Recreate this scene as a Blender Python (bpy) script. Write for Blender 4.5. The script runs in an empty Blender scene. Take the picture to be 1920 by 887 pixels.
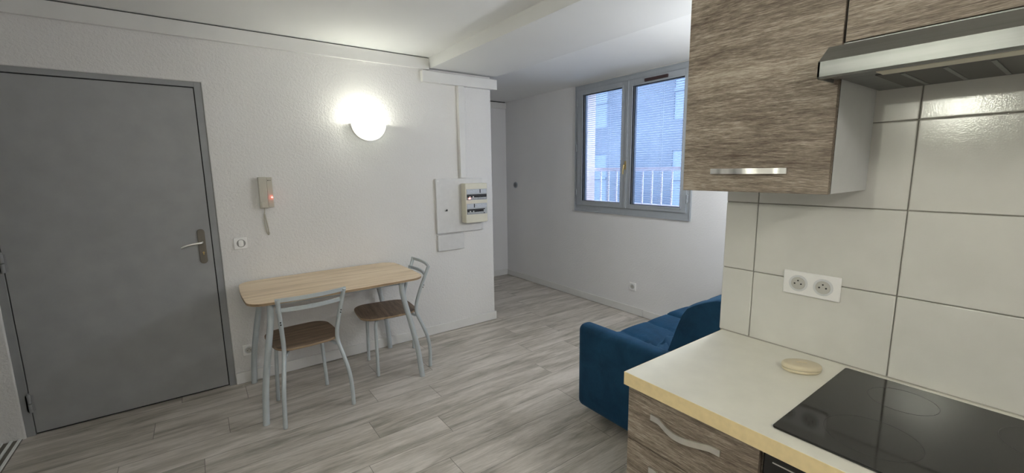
import bpy, bmesh, math, random
from mathutils import Vector, Matrix

random.seed(7)
PI = math.pi
scene = bpy.context.scene
C = scene.collection

# ------------------------------------------------------------------ camera
cam_data = bpy.data.cameras.new('camera')
cam = bpy.data.objects.new('camera', cam_data)
C.objects.link(cam)
yaw, pitch, roll = 0.629159, 0.153125, -0.013773
fwd = Vector((math.sin(yaw)*math.cos(pitch), math.cos(yaw)*math.cos(pitch), -math.sin(pitch)))
rt = Vector((math.cos(yaw), -math.sin(yaw), 0))
up = rt.cross(fwd)
rt2 = rt*math.cos(roll) + up*math.sin(roll)
up2 = rt2.cross(fwd)
cam.matrix_world = Matrix(((rt2.x, up2.x, -fwd.x, 0), (rt2.y, up2.y, -fwd.y, 0), (rt2.z, up2.z, -fwd.z, 1.5), (0, 0, 0, 1)))
cam_data.sensor_width = 36
cam_data.lens = 806.0/1920*36
cam_data.clip_start = 0.02
scene.camera = cam

# ------------------------------------------------------------------ world, lights, exposure
SKY = (0.55, 0.72, 1.0)
SKY_STRENGTH = 2.3
LAMP_WALL = 1.45
LAMP_SIDE = 8.5
FILL_CEILING = 5.5  # added fill lamp behind the camera
FILL_SOFA = 8.0  # added fill lamp, hidden above the sofa
EXPOSURE = 2.08
world = bpy.data.worlds.new('sky'); scene.world = world
world.use_nodes = True
bg = world.node_tree.nodes['Background']
bg.inputs[0].default_value = (*SKY, 1); bg.inputs[1].default_value = SKY_STRENGTH
vs = scene.view_settings
vs.view_transform = 'Standard'; vs.look = 'None'; vs.gamma = 1; vs.exposure = EXPOSURE
vs.use_curve_mapping = False
scene.cycles.blur_glossy = 0.15
pl = bpy.data.lights.new('window_portal', 'AREA'); pl.shape = 'RECTANGLE'; pl.size = 1.42; pl.size_y = 1.36
pl.cycles.is_portal = True
po = bpy.data.objects.new('window_portal', pl); C.objects.link(po)
po.location = (3.80, 2.885, 1.72); po.rotation_euler = (0, PI/2, 0)    # faces into the room (-x)
pl.size = 1.36; pl.size_y = 1.44

# ------------------------------------------------------------------ materials
def newmat(name):
    m = bpy.data.materials.new(name); m.use_nodes = True
    nt = m.node_tree; b = nt.nodes['Principled BSDF']
    return m, nt, b
def N(nt, t, **kw):
    n = nt.nodes.new(t)
    for k, v in kw.items(): setattr(n, k, v)
    return n
def S(b, name, v):
    if name in b.inputs: b.inputs[name].default_value = v
def coords(nt, scale=(1, 1, 1), rot=(0, 0, 0), obj=False):
    if obj:
        src = N(nt, 'ShaderNodeTexCoord').outputs['Object']
    else:
        src = N(nt, 'ShaderNodeNewGeometry').outputs['Position']
    mp = N(nt, 'ShaderNodeMapping'); mp.inputs['Scale'].default_value = scale; mp.inputs['Rotation'].default_value = rot
    nt.links.new(src, mp.inputs[0]); return mp.outputs[0]
def noise(nt, vec, scale, detail=4, rough=0.5, dist=0.0):
    n = N(nt, 'ShaderNodeTexNoise'); n.inputs['Scale'].default_value = scale
    n.inputs['Detail'].default_value = detail; n.inputs['Roughness'].default_value = rough; n.inputs['Distortion'].default_value = dist
    nt.links.new(vec, n.inputs['Vector']); return n.outputs[0]
def ramp(nt, fac, stops):
    r = N(nt, 'ShaderNodeValToRGB'); e = r.color_ramp.elements
    while len(e) < len(stops): e.new(0.5)
    for i, (p, c) in enumerate(stops): e[i].position = p; e[i].color = (*c, 1)
    nt.links.new(fac, r.inputs[0]); return r.outputs[0]
def bump(nt, b, h, strength, dist=0.01, prev=None):
    n = N(nt, 'ShaderNodeBump'); n.inputs['Strength'].default_value = strength; n.inputs['Distance'].default_value = dist
    nt.links.new(h, n.inputs['Height'])
    if prev is not None: nt.links.new(prev, n.inputs['Normal'])
    nt.links.new(n.outputs[0], b.inputs['Normal']); return n.outputs[0]
def simple(name, col, rough=0.5, metal=0.0, var=0.04, vscale=25, bmp=0.0, bscale=200, spec=None, obj=False):
    m, nt, b = newmat(name)
    v = coords(nt, obj=obj)
    f = noise(nt, v, vscale, 3)
    lo = tuple(max(0, c*(1-var)) for c in col); hi = tuple(min(1, c*(1+var)) for c in col)
    nt.links.new(ramp(nt, f, [(0.3, lo), (0.7, hi)]), b.inputs['Base Color'])
    b.inputs['Roughness'].default_value = rough; b.inputs['Metallic'].default_value = metal
    if spec is not None: S(b, 'Specular IOR Level', spec)
    if bmp: bump(nt, b, noise(nt, v, bscale, 3), bmp, 0.002)
    return m

def plaster(name, col, bscale, strength, dist):
    m, nt, b = newmat(name)
    v = coords(nt)
    f = noise(nt, v, 1.7, 3)
    nt.links.new(ramp(nt, f, [(0.3, tuple(c*0.96 for c in col)), (0.7, col)]), b.inputs['Base Color'])
    b.inputs['Roughness'].default_value = 0.75; S(b, 'Specular IOR Level', 0.25)
    h1 = noise(nt, v, bscale, 4, 0.55, 0.6)
    p = bump(nt, b, h1, strength, dist)
    return m
M_wall = plaster('rough_white_plaster', (0.765, 0.75, 0.735), 62, 0.55, 0.008)
M_wall2 = plaster('white_plaster', (0.80, 0.79, 0.79), 75, 0.35, 0.006)
M_ceil = plaster('ceiling_paint', (0.84, 0.84, 0.83), 8, 0.05, 0.01)
M_beam = plaster('beam_paint', (0.72, 0.72, 0.71), 8, 0.05, 0.01)
M_trim = simple('white_trim', (0.72, 0.71, 0.69), 0.45, var=0.03, vscale=6)
M_plastic = simple('white_plastic', (0.87, 0.86, 0.85), 0.35, var=0.02)
M_cream = simple('cream_plastic', (0.68, 0.65, 0.54), 0.4, var=0.02)
M_intercom = simple('yellowed_plastic', (0.50, 0.47, 0.40), 0.45, var=0.03)
M_plate = simple('panel_white', (0.66, 0.65, 0.64), 0.45, var=0.03, bmp=0.15, bscale=120)
M_doorg = simple('door_grey', (0.335, 0.338, 0.34), 0.5, var=0.05, vscale=9, bmp=0.1, bscale=90)
M_frameg = simple('door_frame_grey', (0.30, 0.305, 0.31), 0.5, var=0.05, vscale=9)
M_wing = simple('window_grey', (0.36, 0.385, 0.415), 0.45, var=0.03)
M_dark = simple('dark_gap', (0.012, 0.012, 0.013), 0.6)
M_black = simple('black_plastic', (0.02, 0.02, 0.022), 0.35)
M_steel = simple('brushed_nickel', (0.80, 0.79, 0.76), 0.33, 1.0, var=0.06, vscale=40)
M_handle = simple('satin_bronze', (0.19, 0.175, 0.15), 0.42, 0.8, var=0.05)
M_gold = simple('brass', (0.55, 0.43, 0.2), 0.35, 1.0)
M_tube = simple('silver_blue_paint', (0.52, 0.565, 0.585), 0.38, 0.25, var=0.03)
M_grout = simple('grout', (0.40, 0.38, 0.34), 0.8, var=0.08, vscale=60)
M_oven = simple('oven_black', (0.012, 0.012, 0.013), 0.15)
M_vent = simple('vent_brown', (0.06, 0.03, 0.03), 0.5)
M_carc = simple('carcass_white', (0.66, 0.67, 0.68), 0.4, var=0.02)
M_label = simple('label_strip', (0.50, 0.53, 0.58), 0.4, var=0.15, vscale=150)
M_breaker = simple('breaker_grey', (0.42, 0.44, 0.46), 0.4)
M_pink = simple('exterior_render', (0.72, 0.58, 0.52), 0.8, var=0.05)
M_guard = simple('guard_paint', (0.80, 0.72, 0.76), 0.5)
M_street = simple('asphalt', (0.30, 0.31, 0.33), 0.9)
M_track = simple('aluminium_track', (0.90, 0.91, 0.88), 0.4, 0.0)
M_sockring = simple('switch_ring_grey', (0.33, 0.32, 0.31), 0.5)
M_soap = simple('cream_ceramic', (0.66, 0.58, 0.42), 0.3, var=0.04, vscale=30)

# counter
M_counter = simple('worktop_laminate', (0.80, 0.78, 0.70), 0.42, var=0.03, vscale=14)
M_edge = simple('worktop_edge', (0.80, 0.64, 0.36), 0.5, var=0.05, vscale=60)

# tiles
def tile_mat():
    m, nt, b = newmat('white_glazed_tile')
    v = coords(nt)
    nt.links.new(ramp(nt, noise(nt, v, 9, 3), [(0.3, (0.66, 0.65, 0.61)), (0.7, (0.70, 0.69, 0.65))]), b.inputs['Base Color'])
    b.inputs['Roughness'].default_value = 0.15
    bump(nt, b, noise(nt, v, 260, 2), 0.12, 0.0015)
    return m
M_tile = tile_mat()

def wood(name, dark, mid, light, axis, along=1.2, across=30, fine=0.35, rough=0.5, streak=0.0, wave=0.0, obj=False, bumpy=0.15):
    m, nt, b = newmat(name)
    sc = [across]*3; sc[axis] = along
    v = coords(nt, tuple(sc), obj=obj)
    if wave:
        v0 = coords(nt, (2.5, 2.5, 2.5), obj=obj)
        nn = N(nt, 'ShaderNodeTexNoise'); nn.inputs['Scale'].default_value = 1.0; nt.links.new(v0, nn.inputs['Vector'])
        mx = N(nt, 'ShaderNodeVectorMath', operation='MULTIPLY_ADD')
        mx.inputs[1].default_value = (wave,)*3
        nt.links.new(nn.outputs['Color'], mx.inputs[0]); nt.links.new(v, mx.inputs[2]); v = mx.outputs[0]
    a = noise(nt, v, 1.0, 6, 0.6, 0.4)
    sc2 = [across*7]*3; sc2[axis] = along*5
    v2 = coords(nt, tuple(sc2), obj=obj)
    if wave:
        mx = N(nt, 'ShaderNodeVectorMath', operation='MULTIPLY_ADD'); mx.inputs[1].default_value = (wave*7,)*3
        nt.links.new(nn.outputs['Color'], mx.inputs[0]); nt.links.new(v2, mx.inputs[2]); v2 = mx.outputs[0]
    f = noise(nt, v2, 1.0, 3, 0.6)
    mix = N(nt, 'ShaderNodeMix'); mix.inputs[0].default_value = fine
    nt.links.new(a, mix.inputs[2]); nt.links.new(f, mix.inputs[3])
    col = ramp(nt, mix.outputs[0], [(0.34, dark), (0.5, mid), (0.64, light)])
    nt.links.new(col, b.inputs['Base Color'])
    b.inputs['Roughness'].default_value = rough; S(b, 'Specular IOR Level', 0.35)
    bump(nt, b, f, bumpy, 0.002)
    return m
def cab_mat():
    m, nt, b = newmat('grey_brown_oak_laminate')
    v0 = coords(nt, (1.6, 1.1, 1.6))
    wn = N(nt, 'ShaderNodeTexNoise'); wn.inputs['Scale'].default_value = 1.0; wn.inputs['Detail'].default_value = 2; nt.links.new(v0, wn.inputs['Vector'])
    def layer(sa, sc, wv, det, rough):
        v = coords(nt, (sc, sa, sc))
        mx = N(nt, 'ShaderNodeVectorMath', operation='MULTIPLY_ADD'); mx.inputs[1].default_value = (wv, wv*0.1, wv)
        nt.links.new(wn.outputs['Color'], mx.inputs[0]); nt.links.new(v, mx.inputs[2])
        return noise(nt, mx.outputs[0], 1.0, det, rough)
    big = layer(1.3, 17, 1.0, 3, 0.5)
    mid = layer(9, 150, 8.8, 4, 0.7)
    fine = layer(32, 520, 30, 3, 0.75)
    a = N(nt, 'ShaderNodeMix'); a.inputs[0].default_value = 0.55; nt.links.new(big, a.inputs[2]); nt.links.new(mid, a.inputs[3])
    c = N(nt, 'ShaderNodeMix'); c.inputs[0].default_value = 0.40; nt.links.new(a.outputs[0], c.inputs[2]); nt.links.new(fine, c.inputs[3])
    nt.links.new(ramp(nt, c.outputs[0], [(0.40, (0.10, 0.074, 0.055)), (0.50, (0.235, 0.19, 0.15)), (0.60, (0.46, 0.395, 0.325))]), b.inputs['Base Color'])
    b.inputs['Roughness'].default_value = 0.55; S(b, 'Specular IOR Level', 0.3)
    bump(nt, b, mid, 0.25, 0.002)
    return m
M_cab = cab_mat()
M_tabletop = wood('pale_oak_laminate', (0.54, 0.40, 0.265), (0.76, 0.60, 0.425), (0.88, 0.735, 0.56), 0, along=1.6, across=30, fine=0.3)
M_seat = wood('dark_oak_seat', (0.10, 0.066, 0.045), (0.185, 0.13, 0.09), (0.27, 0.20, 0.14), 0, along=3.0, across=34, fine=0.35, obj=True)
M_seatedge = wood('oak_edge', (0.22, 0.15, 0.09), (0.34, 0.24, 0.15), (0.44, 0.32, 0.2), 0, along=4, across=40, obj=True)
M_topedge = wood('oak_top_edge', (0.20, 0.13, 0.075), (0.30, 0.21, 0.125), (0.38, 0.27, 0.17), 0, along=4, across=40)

def floor_mat():
    m, nt, b = newmat('grey_oak_laminate_floor')
    g = N(nt, 'ShaderNodeNewGeometry'); sp = N(nt, 'ShaderNodeSeparateXYZ'); nt.links.new(g.outputs['Position'], sp.inputs[0])
    def M(op, a, bb=None, c=None):
        n = N(nt, 'ShaderNodeMath', operation=op)
        for i, x in enumerate((a, bb, c)):
            if x is None: continue
            if isinstance(x, (int, float)): n.inputs[i].default_value = x
            else: nt.links.new(x, n.inputs[i])
        return n.outputs[0]
    W, L = 0.1968, 1.30
    ry = M('DIVIDE', M('SUBTRACT', sp.outputs[1], 1.680), W)
    row = M('FLOOR', ry); fy = M('FRACT', ry)
    odd = M('SUBTRACT', row, M('MULTIPLY', M('FLOOR', M('DIVIDE', row, 2.0)), 2.0))
    off = M('ADD', M('ADD', M('MULTIPLY', row, 0.0627), 0.94), M('MULTIPLY', odd, 0.875))
    rx = M('DIVIDE', M('SUBTRACT', sp.outputs[0], off), L)
    cx = M('FLOOR', rx); fx = M('FRACT', rx)
    ey = M('MULTIPLY', M('MINIMUM', fy, M('SUBTRACT', 1.0, fy)), W)
    ex = M('MULTIPLY', M('MINIMUM', fx, M('SUBTRACT', 1.0, fx)), L)
    edge = M('MINIMUM', ex, ey)
    seam = N(nt, 'ShaderNodeMapRange'); seam.inputs[1].default_value = 0.0007; seam.inputs[2].default_value = 0.0019
    nt.links.new(edge, seam.inputs[0])
    # random offset per plank
    cmb = N(nt, 'ShaderNodeCombineXYZ'); nt.links.new(cx, cmb.inputs[0]); nt.links.new(row, cmb.inputs[1])
    wn = N(nt, 'ShaderNodeTexWhiteNoise', noise_dimensions='3D'); nt.links.new(cmb.outputs[0], wn.inputs['Vector'])
    offv = N(nt, 'ShaderNodeVectorMath', operation='MULTIPLY_ADD'); offv.inputs[1].default_value = (40, 40, 40)
    mp = N(nt, 'ShaderNodeMapping'); mp.inputs['Scale'].default_value = (1.7, 12, 1); nt.links.new(g.outputs['Position'], mp.inputs[0])
    nt.links.new(wn.outputs['Color'], offv.inputs[0]); nt.links.new(mp.outputs[0], offv.inputs[2])
    a = noise(nt, offv.outputs[0], 1.0, 7, 0.62, 0.5)
    mp2 = N(nt, 'ShaderNodeMapping'); mp2.inputs['Scale'].default_value = (11, 120, 1); nt.links.new(g.outputs['Position'], mp2.inputs[0])
    f = noise(nt, mp2.outputs[0], 1.0, 4, 0.65)
    mix = N(nt, 'ShaderNodeMix'); mix.inputs[0].default_value = 0.3
    nt.links.new(a, mix.inputs[2]); nt.links.new(f, mix.inputs[3])
    sh = M('ADD', mix.outputs[0], M('MULTIPLY', M('SUBTRACT', wn.outputs['Value'], 0.5), 0.05))
    col = ramp(nt, sh, [(0.36, (0.30, 0.275, 0.23)), (0.48, (0.50, 0.455, 0.40)), (0.62, (0.70, 0.645, 0.59))])
    mc = N(nt, 'ShaderNodeMix', data_type='RGBA')
    nt.links.new(seam.outputs[0], mc.inputs[0]); mc.inputs[6].default_value = (0.17, 0.15, 0.13, 1); nt.links.new(col, mc.inputs[7])
    nt.links.new(mc.outputs[2], b.inputs['Base Color'])
    b.inputs['Roughness'].default_value = 0.43
    p = bump(nt, b, f, 0.12, 0.002)
    bump(nt, b, seam.outputs[0], 0.4, 0.002, p)
    return m
M_floor = floor_mat()

def velvet():
    m, nt, b = newmat('petrol_blue_velvet')
    v = coords(nt)
    f = noise(nt, v, 7, 5, 0.6, 0.5)
    nt.links.new(ramp(nt, f, [(0.3, (0.007, 0.036, 0.078)), (0.7, (0.012, 0.062, 0.132))]), b.inputs['Base Color'])
    b.inputs['Roughness'].default_value = 0.75; S(b, 'Specular IOR Level', 0.2)
    S(b, 'Sheen Weight', 0.25); S(b, 'Sheen Roughness', 0.4)
    if 'Sheen Tint' in b.inputs: b.inputs['Sheen Tint'].default_value = (0.12, 0.32, 0.55, 1)
    bump(nt, b, noise(nt, v, 18, 4, 0.6), 0.25, 0.01)
    return m
M_velvet = velvet()

def hob_mat():
    m, nt, b = newmat('black_ceramic_glass')
    v = coords(nt)
    nt.links.new(ramp(nt, noise(nt, v, 6, 3), [(0.3, (0.006, 0.0055, 0.005)), (0.7, (0.010, 0.009, 0.008))]), b.inputs['Base Color'])
    r = N(nt, 'ShaderNodeMapRange'); r.inputs[3].default_value = 0.04; r.inputs[4].default_value = 0.11
    nt.links.new(noise(nt, v, 14, 4), r.inputs[0]); nt.links.new(r.outputs[0], b.inputs['Roughness'])
    return m
M_hob = hob_mat()
M_hobmark = simple('hob_ring_print', (0.013, 0.0125, 0.012), 0.3)

def hood_mat():
    m, nt, b = newmat('hood_silver_paint')
    v = coords(nt, (60, 2, 60))
    nt.links.new(ramp(nt, noise(nt, v, 1, 4), [(0.3, (0.17, 0.175, 0.17)), (0.7, (0.23, 0.235, 0.23))]), b.inputs['Base Color'])
    b.inputs['Roughness'].default_value = 0.38; b.inputs['Metallic'].default_value = 0.6
    return m
M_hood = hood_mat()
def filter_mat():
    m, nt, b = newmat('metal_mesh_filter')
    v = coords(nt)
    w = N(nt, 'ShaderNodeTexChecker'); w.inputs['Scale'].default_value = 260; nt.links.new(v, w.inputs[0])
    w.inputs[1].default_value = (0.14, 0.13, 0.12, 1); w.inputs[2].default_value = (0.05, 0.05, 0.05, 1)
    nt.links.new(w.outputs[0], b.inputs['Base Color']); b.inputs['Metallic'].default_value = 0.5; b.inputs['Roughness'].default_value = 0.5
    return m
M_filter = filter_mat()

def glass_mat():
    m, nt, b = newmat('window_glass')
    out = nt.nodes['Material Output']
    tr = N(nt, 'ShaderNodeBsdfTransparent'); tr.inputs[0].default_value = (0.95, 0.97, 1, 1)
    gl = N(nt, 'ShaderNodeBsdfGlossy'); gl.inputs['Roughness'].default_value = 0.02
    mx = N(nt, 'ShaderNodeMixShader')
    fr = N(nt, 'ShaderNodeFresnel'); fr.inputs[0].default_value = 1.35
    nt.links.new(fr.outputs[0], mx.inputs[0]); nt.links.new(tr.outputs[0], mx.inputs[1]); nt.links.new(gl.outputs[0], mx.inputs[2])
    nt.links.new(mx.outputs[0], out.inputs[0]); return m
M_glass = glass_mat()
def slat_mat():
    m, nt, b = newmat('blind_slat_white')
    out = nt.nodes['Material Output']
    b.inputs['Base Color'].default_value = (0.80, 0.81, 0.83, 1); b.inputs['Roughness'].default_value = 0.4
    tl = N(nt, 'ShaderNodeBsdfTranslucent'); tl.inputs[0].default_value = (0.7, 0.75, 0.85, 1)
    v = coords(nt); r = ramp(nt, noise(nt, v, 3), [(0.3, (0.78, 0.79, 0.81)), (0.7, (0.84, 0.85, 0.87))]); nt.links.new(r, b.inputs['Base Color'])
    mx = N(nt, 'ShaderNodeMixShader'); mx.inputs[0].default_value = 0.25
    nt.links.new(b.outputs[0], mx.inputs[1]); nt.links.new(tl.outputs[0], mx.inputs[2]); nt.links.new(mx.outputs[0], out.inputs[0])
    return m
M_slat = slat_mat()
def shade_mat(strength):
    m, nt, b = newmat('opal_glass')
    out = nt.nodes['Material Output']
    tl = N(nt, 'ShaderNodeBsdfTranslucent'); tl.inputs[0].default_value = (0.82, 0.84, 0.78, 1)
    em = N(nt, 'ShaderNodeEmission'); em.inputs[0].default_value = (0.93, 1.0, 0.84, 1); em.inputs[1].default_value = strength
    mx = N(nt, 'ShaderNodeMixShader'); mx.inputs[0].default_value = 0.55
    nt.links.new(b.outputs[0], mx.inputs[1]); nt.links.new(tl.outputs[0], mx.inputs[2])
    b.inputs['Base Color'].default_value = (0.85, 0.86, 0.82, 1); b.inputs['Roughness'].default_value = 0.2
    ad = N(nt, 'ShaderNodeAddShader'); nt.links.new(mx.outputs[0], ad.inputs[0]); nt.links.new(em.outputs[0], ad.inputs[1])
    nt.links.new(ad.outputs[0], out.inputs[0]); return m
M_shade = shade_mat(0.16)
def emis(name, col, st):
    m, nt, b = newmat(name); out = nt.nodes['Material Output']
    em = N(nt, 'ShaderNodeEmission'); em.inputs[0].default_value = (*col, 1); em.inputs[1].default_value = st
    nt.links.new(em.outputs[0], out.inputs[0]); return m
M_bulb = emis('lit_bulb', (0.93, 1.0, 0.9), 6)
M_led = emis('red_led', (1.0, 0.10, 0.08), 3)
M_ledsoft = emis('red_led_soft', (1.0, 0.25, 0.2), 1.5)
def facade_mat():
    m, nt, b = newmat('street_facade')
    v = coords(nt)
    nt.links.new(ramp(nt, noise(nt, v, 0.6, 3), [(0.35, (0.055, 0.068, 0.09)), (0.65, (0.09, 0.105, 0.125))]), b.inputs['Base Color'])
    b.inputs['Roughness'].default_value = 0.9; return m
M_facade = facade_mat()
M_shutter = simple('shutter_blue_grey', (0.11, 0.14, 0.19), 0.7)

# ------------------------------------------------------------------ mesh helpers
def obj(name, bm, mat, parent=None, smooth=False, kind=None, label=None):
    me = bpy.data.meshes.new(name)
    bmesh.ops.recalc_face_normals(bm, faces=bm.faces)
    bm.to_mesh(me); bm.free()
    mats = mat if isinstance(mat, (list, tuple)) else [mat]
    for mm in mats: me.materials.append(mm)
    if smooth:
        for p in me.polygons: p.use_smooth = True
        if smooth != 'all':
            try: me.set_sharp_from_angle(angle=math.radians(35))
            except Exception: pass
            for p in me.polygons:
                if p.area > 1.5e-4 and max(abs(c) for c in p.normal) > 0.9999: p.use_smooth = False
    o = bpy.data.objects.new(name, me); C.objects.link(o)
    if parent is not None: o.parent = parent
    if kind: o['kind'] = kind
    if label: o['label'] = label
    return o
def thing(name, label, cat, loc=(0, 0, 0), rotz=0, group=None):
    o = bpy.data.objects.new(name, None); C.objects.link(o)
    o.empty_display_size = 0.05
    o.location = loc; o.rotation_euler = (0, 0, rotz)
    o['label'] = label; o['category'] = cat
    if group: o['group'] = group
    return o
def tag(o, label, cat, group=None):
    o['label'] = label; o['category'] = cat
    if group: o['group'] = group
    return o
def struct_root(name, loc=(0, 0, 0)):
    o = bpy.data.objects.new(name, None); C.objects.link(o); o.location = loc; o['kind'] = 'structure'; return o
def B(): return bmesh.new()
def box(bm, x0, x1, y0, y1, z0, z1, bev=0.0, seg=2, mi=0):
    x0, x1 = min(x0, x1), max(x0, x1); y0, y1 = min(y0, y1), max(y0, y1); z0, z1 = min(z0, z1), max(z0, z1)
    t = bmesh.new()
    bmesh.ops.create_cube(t, size=1)
    for v in t.verts:
        v.co = Vector(((x0+x1)/2+v.co.x*(x1-x0), (y0+y1)/2+v.co.y*(y1-y0), (z0+z1)/2+v.co.z*(z1-z0)))
    if bev: bmesh.ops.bevel(t, geom=t.edges[:], offset=bev, segments=seg, profile=0.5, affect='EDGES', clamp_overlap=True)
    join(bm, t, mi)
def join(bm, t, mi=None, mat=None):
    if mat is not None: t.transform(mat)
    vm = {v: bm.verts.new(v.co) for v in t.verts}
    for f in t.faces:
        try:
            nf = bm.faces.new([vm[v] for v in f.verts]); nf.material_index = mi if mi is not None else f.material_index
            nf.smooth = f.smooth
        except ValueError: pass
    t.free()
def cyl(bm, c, r, h, axis='z', seg=24, r2=None, bev=0, mi=0):
    """cylinder from centre c, length h along axis"""
    t = bmesh.new()
    bmesh.ops.create_cone(t, cap_ends=True, segments=seg, radius1=r, radius2=r if r2 is None else r2, depth=h)
    if bev:
        es = [e for e in t.edges if abs(e.verts[0].co.z-e.verts[1].co.z) < 1e-6]
        bmesh.ops.bevel(t, geom=es, offset=bev, segments=2, profile=0.5, affect='EDGES')
    R = Matrix.Identity(4)
    if axis == 'x': R = Matrix.Rotation(PI/2, 4, 'Y')
    elif axis == 'y': R = Matrix.Rotation(PI/2, 4, 'X')
    join(bm, t, mi, Matrix.Translation(Vector(c)) @ R)
def sphere(bm, c, s, u=24, v=16, mi=0):
    t = bmesh.new(); bmesh.ops.create_uvsphere(t, u_segments=u, v_segments=v, radius=1)
    s = s if isinstance(s, (tuple, list)) else (s,)*3
    join(bm, t, mi, Matrix.Translation(Vector(c)) @ Matrix.Diagonal((*s, 1)))
def catmull(pts, n=8):
    P = [Vector(p) for p in pts]
    if len(P) < 3: return P
    out = []
    for i in range(len(P)-1):
        p0 = P[i-1] if i else P[0]*2-P[1]; p1 = P[i]; p2 = P[i+1]; p3 = P[i+2] if i+2 < len(P) else P[-1]*2-P[-2]
        for k in range(n):
            t = k/n
            out.append(0.5*((2*p1)+(p2-p0)*t+(2*p0-5*p1+4*p2-p3)*t*t+(3*p1-p0-3*p2+p3)*t**3))
    out.append(P[-1]); return out
def tube(bm, pts, r, seg=14, n=8, smooth=True, mi=0, ref=None, ry=None):
    P = catmull(pts, n) if smooth else [Vector(p) for p in pts]
    ry = r if ry is None else ry
    rings = []
    nrm = None
    for i, p in enumerate(P):
        d = (P[min(i+1, len(P)-1)]-P[max(i-1, 0)]).normalized()
        if ref is not None: nrm = (Vector(ref)-d*Vector(ref).dot(d)).normalized()
        elif nrm is None:
            a = Vector((0, 0, 1)) if abs(d.z) < 0.9 else Vector((1, 0, 0)); nrm = (a-d*a.dot(d)).normalized()
        else: nrm = (nrm-d*nrm.dot(d)).normalized()
        b = d.cross(nrm)
        rings.append([bm.verts.new(p+nrm*math.cos(2*PI*k/seg)*r+b*math.sin(2*PI*k/seg)*ry) for k in range(seg)])
    for a, b2 in zip(rings, rings[1:]):
        for k in range(seg):
            f = bm.faces.new((a[k], a[(k+1) % seg], b2[(k+1) % seg], b2[k])); f.material_index = mi
    for rr in (rings[0][::-1], rings[-1]):
        f = bm.faces.new(rr); f.material_index = mi
def bar(bm, pts, w, t, up, n=8, smooth=True, mi=0):
    """flat bar: w along 'up', t across"""
    P = catmull(pts, n) if smooth else [Vector(p) for p in pts]
    rings = []
    for i, p in enumerate(P):
        d = (P[min(i+1, len(P)-1)]-P[max(i-1, 0)]).normalized()
        u = Vector(up); u = (u-d*u.dot(d)).normalized(); s = d.cross(u)
        rings.append([bm.verts.new(p+u*a*w/2+s*b*t/2) for a, b in ((1, 1), (1, -1), (-1, -1), (-1, 1))])
    for a, b2 in zip(rings, rings[1:]):
        for k in range(4):
            f = bm.faces.new((a[k], a[(k+1) % 4], b2[(k+1) % 4], b2[k])); f.material_index = mi
    bm.faces.new(rings[0][::-1]); bm.faces.new(rings[-1])
def prism(bm, outline, z0, z1, bev=0.0, mi_top=0, mi_side=0, M=None):
    t = bmesh.new()
    vs_ = [t.verts.new((x, y, z0)) for x, y in outline]
    f = t.faces.new(vs_)
    r = bmesh.ops.extrude_face_region(t, geom=[f])
    for v in [g for g in r['geom'] if isinstance(g, bmesh.types.BMVert)]: v.co.z = z1
    bmesh.ops.recalc_face_normals(t, faces=t.faces)
    for f in t.faces: f.material_index = mi_top if abs(f.normal.z) > 0.9 else mi_side
    if bev:
        es = [e for e in t.edges if abs(e.verts[0].co.z-e.verts[1].co.z) < 1e-6]
        bmesh.ops.bevel(t, geom=es, offset=bev, segments=2, profile=0.5, affect='EDGES')
    join(bm, t, None, M)
def rounded(w, d, r, bow=0.0, cx=0, cy=0, seg=7, taper=0.0):
    """rounded rectangle outline, sides bowed outwards"""
    out = []
    for (sx, sy, a0) in ((1, 1, 0), (-1, 1, 90), (-1, -1, 180), (1, -1, 270)):
        for k in range(seg+1):
            a = math.radians(a0+90*k/seg)
            x = sx*(w/2-r)+r*math.cos(a); y = sy*(d/2-r)+r*math.sin(a)
            out.append((x, y))
    res = []
    n = len(out)
    for i in range(n):
        a, b = out[i], out[(i+1) % n]
        res.append(a)
        L = math.hypot(b[0]-a[0], b[1]-a[1])
        if L > 0.08:
            for k in range(1, 8): res.append((a[0]+(b[0]-a[0])*k/8, a[1]+(b[1]-a[1])*k/8))
    fin = []
    for x, y in res:
        fx = bow*(1-(y/(d/2))**2) if True else 0
        fy = bow*(1-(x/(w/2))**2)
        X = x*(1+fx/(w/2)); Y = y*(1+fy/(d/2))
        X *= 1+taper*(Y/(d/2))
        fin.append((X+cx, Y+cy))
    return fin
def wall_holed(bm, axis, a0, a1, p0, p1, z0, z1, holes):
    """box wall with rectangular holes; axis 'x': plane normal x (thickness a0..a1, runs p0..p1 in y)"""
    ps = sorted({p0, p1, *[h[0] for h in holes], *[h[1] for h in holes]})
    zs = sorted({z0, z1, *[h[2] for h in holes], *[h[3] for h in holes]})
    for i in range(len(ps)-1):
        for j in range(len(zs)-1):
            pm, zm = (ps[i]+ps[i+1])/2, (zs[j]+zs[j+1])/2
            if any(h[0] < pm < h[1] and h[2] < zm < h[3] for h in holes): continue
            if axis == 'x': box(bm, a0, a1, ps[i], ps[i+1], zs[j], zs[j+1])
            else: box(bm, ps[i], ps[i+1], a0, a1, zs[j], zs[j+1])

# ------------------------------------------------------------------ room shell
WA = 3.517      # entrance wall plane
XW = 3.5475     # window wall plane
XK = 1.605      # tiled kitchen wall plane
YF = 4.987      # end wall of the alcove
XL = -1.045     # left wall plane
YN = -2.3
bm = B(); box(bm, -1.75, 3.9, YN-0.1, 5.1, -0.12, 0); obj('floor', bm, M_floor, kind='structure')
bm = B(); box(bm, -1.75, 1.70, YN-0.1, WA+0.2, 2.45, 2.65); obj('ceiling', bm, M_ceil, kind='structure')
bm = B(); box(bm, 2.365, 3.9, YN-0.1, WA, 2.42, 2.65); box(bm, 1.7, 3.9, WA, 5.1, 2.42, 2.65); obj('ceiling_alcove', bm, M_ceil, kind='structure')
bm = B(); box(bm, 1.70, 2.365, YN-0.1, WA, 2.362, 2.65, 0.003); obj('beam', bm, M_beam, kind='structure')
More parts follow.
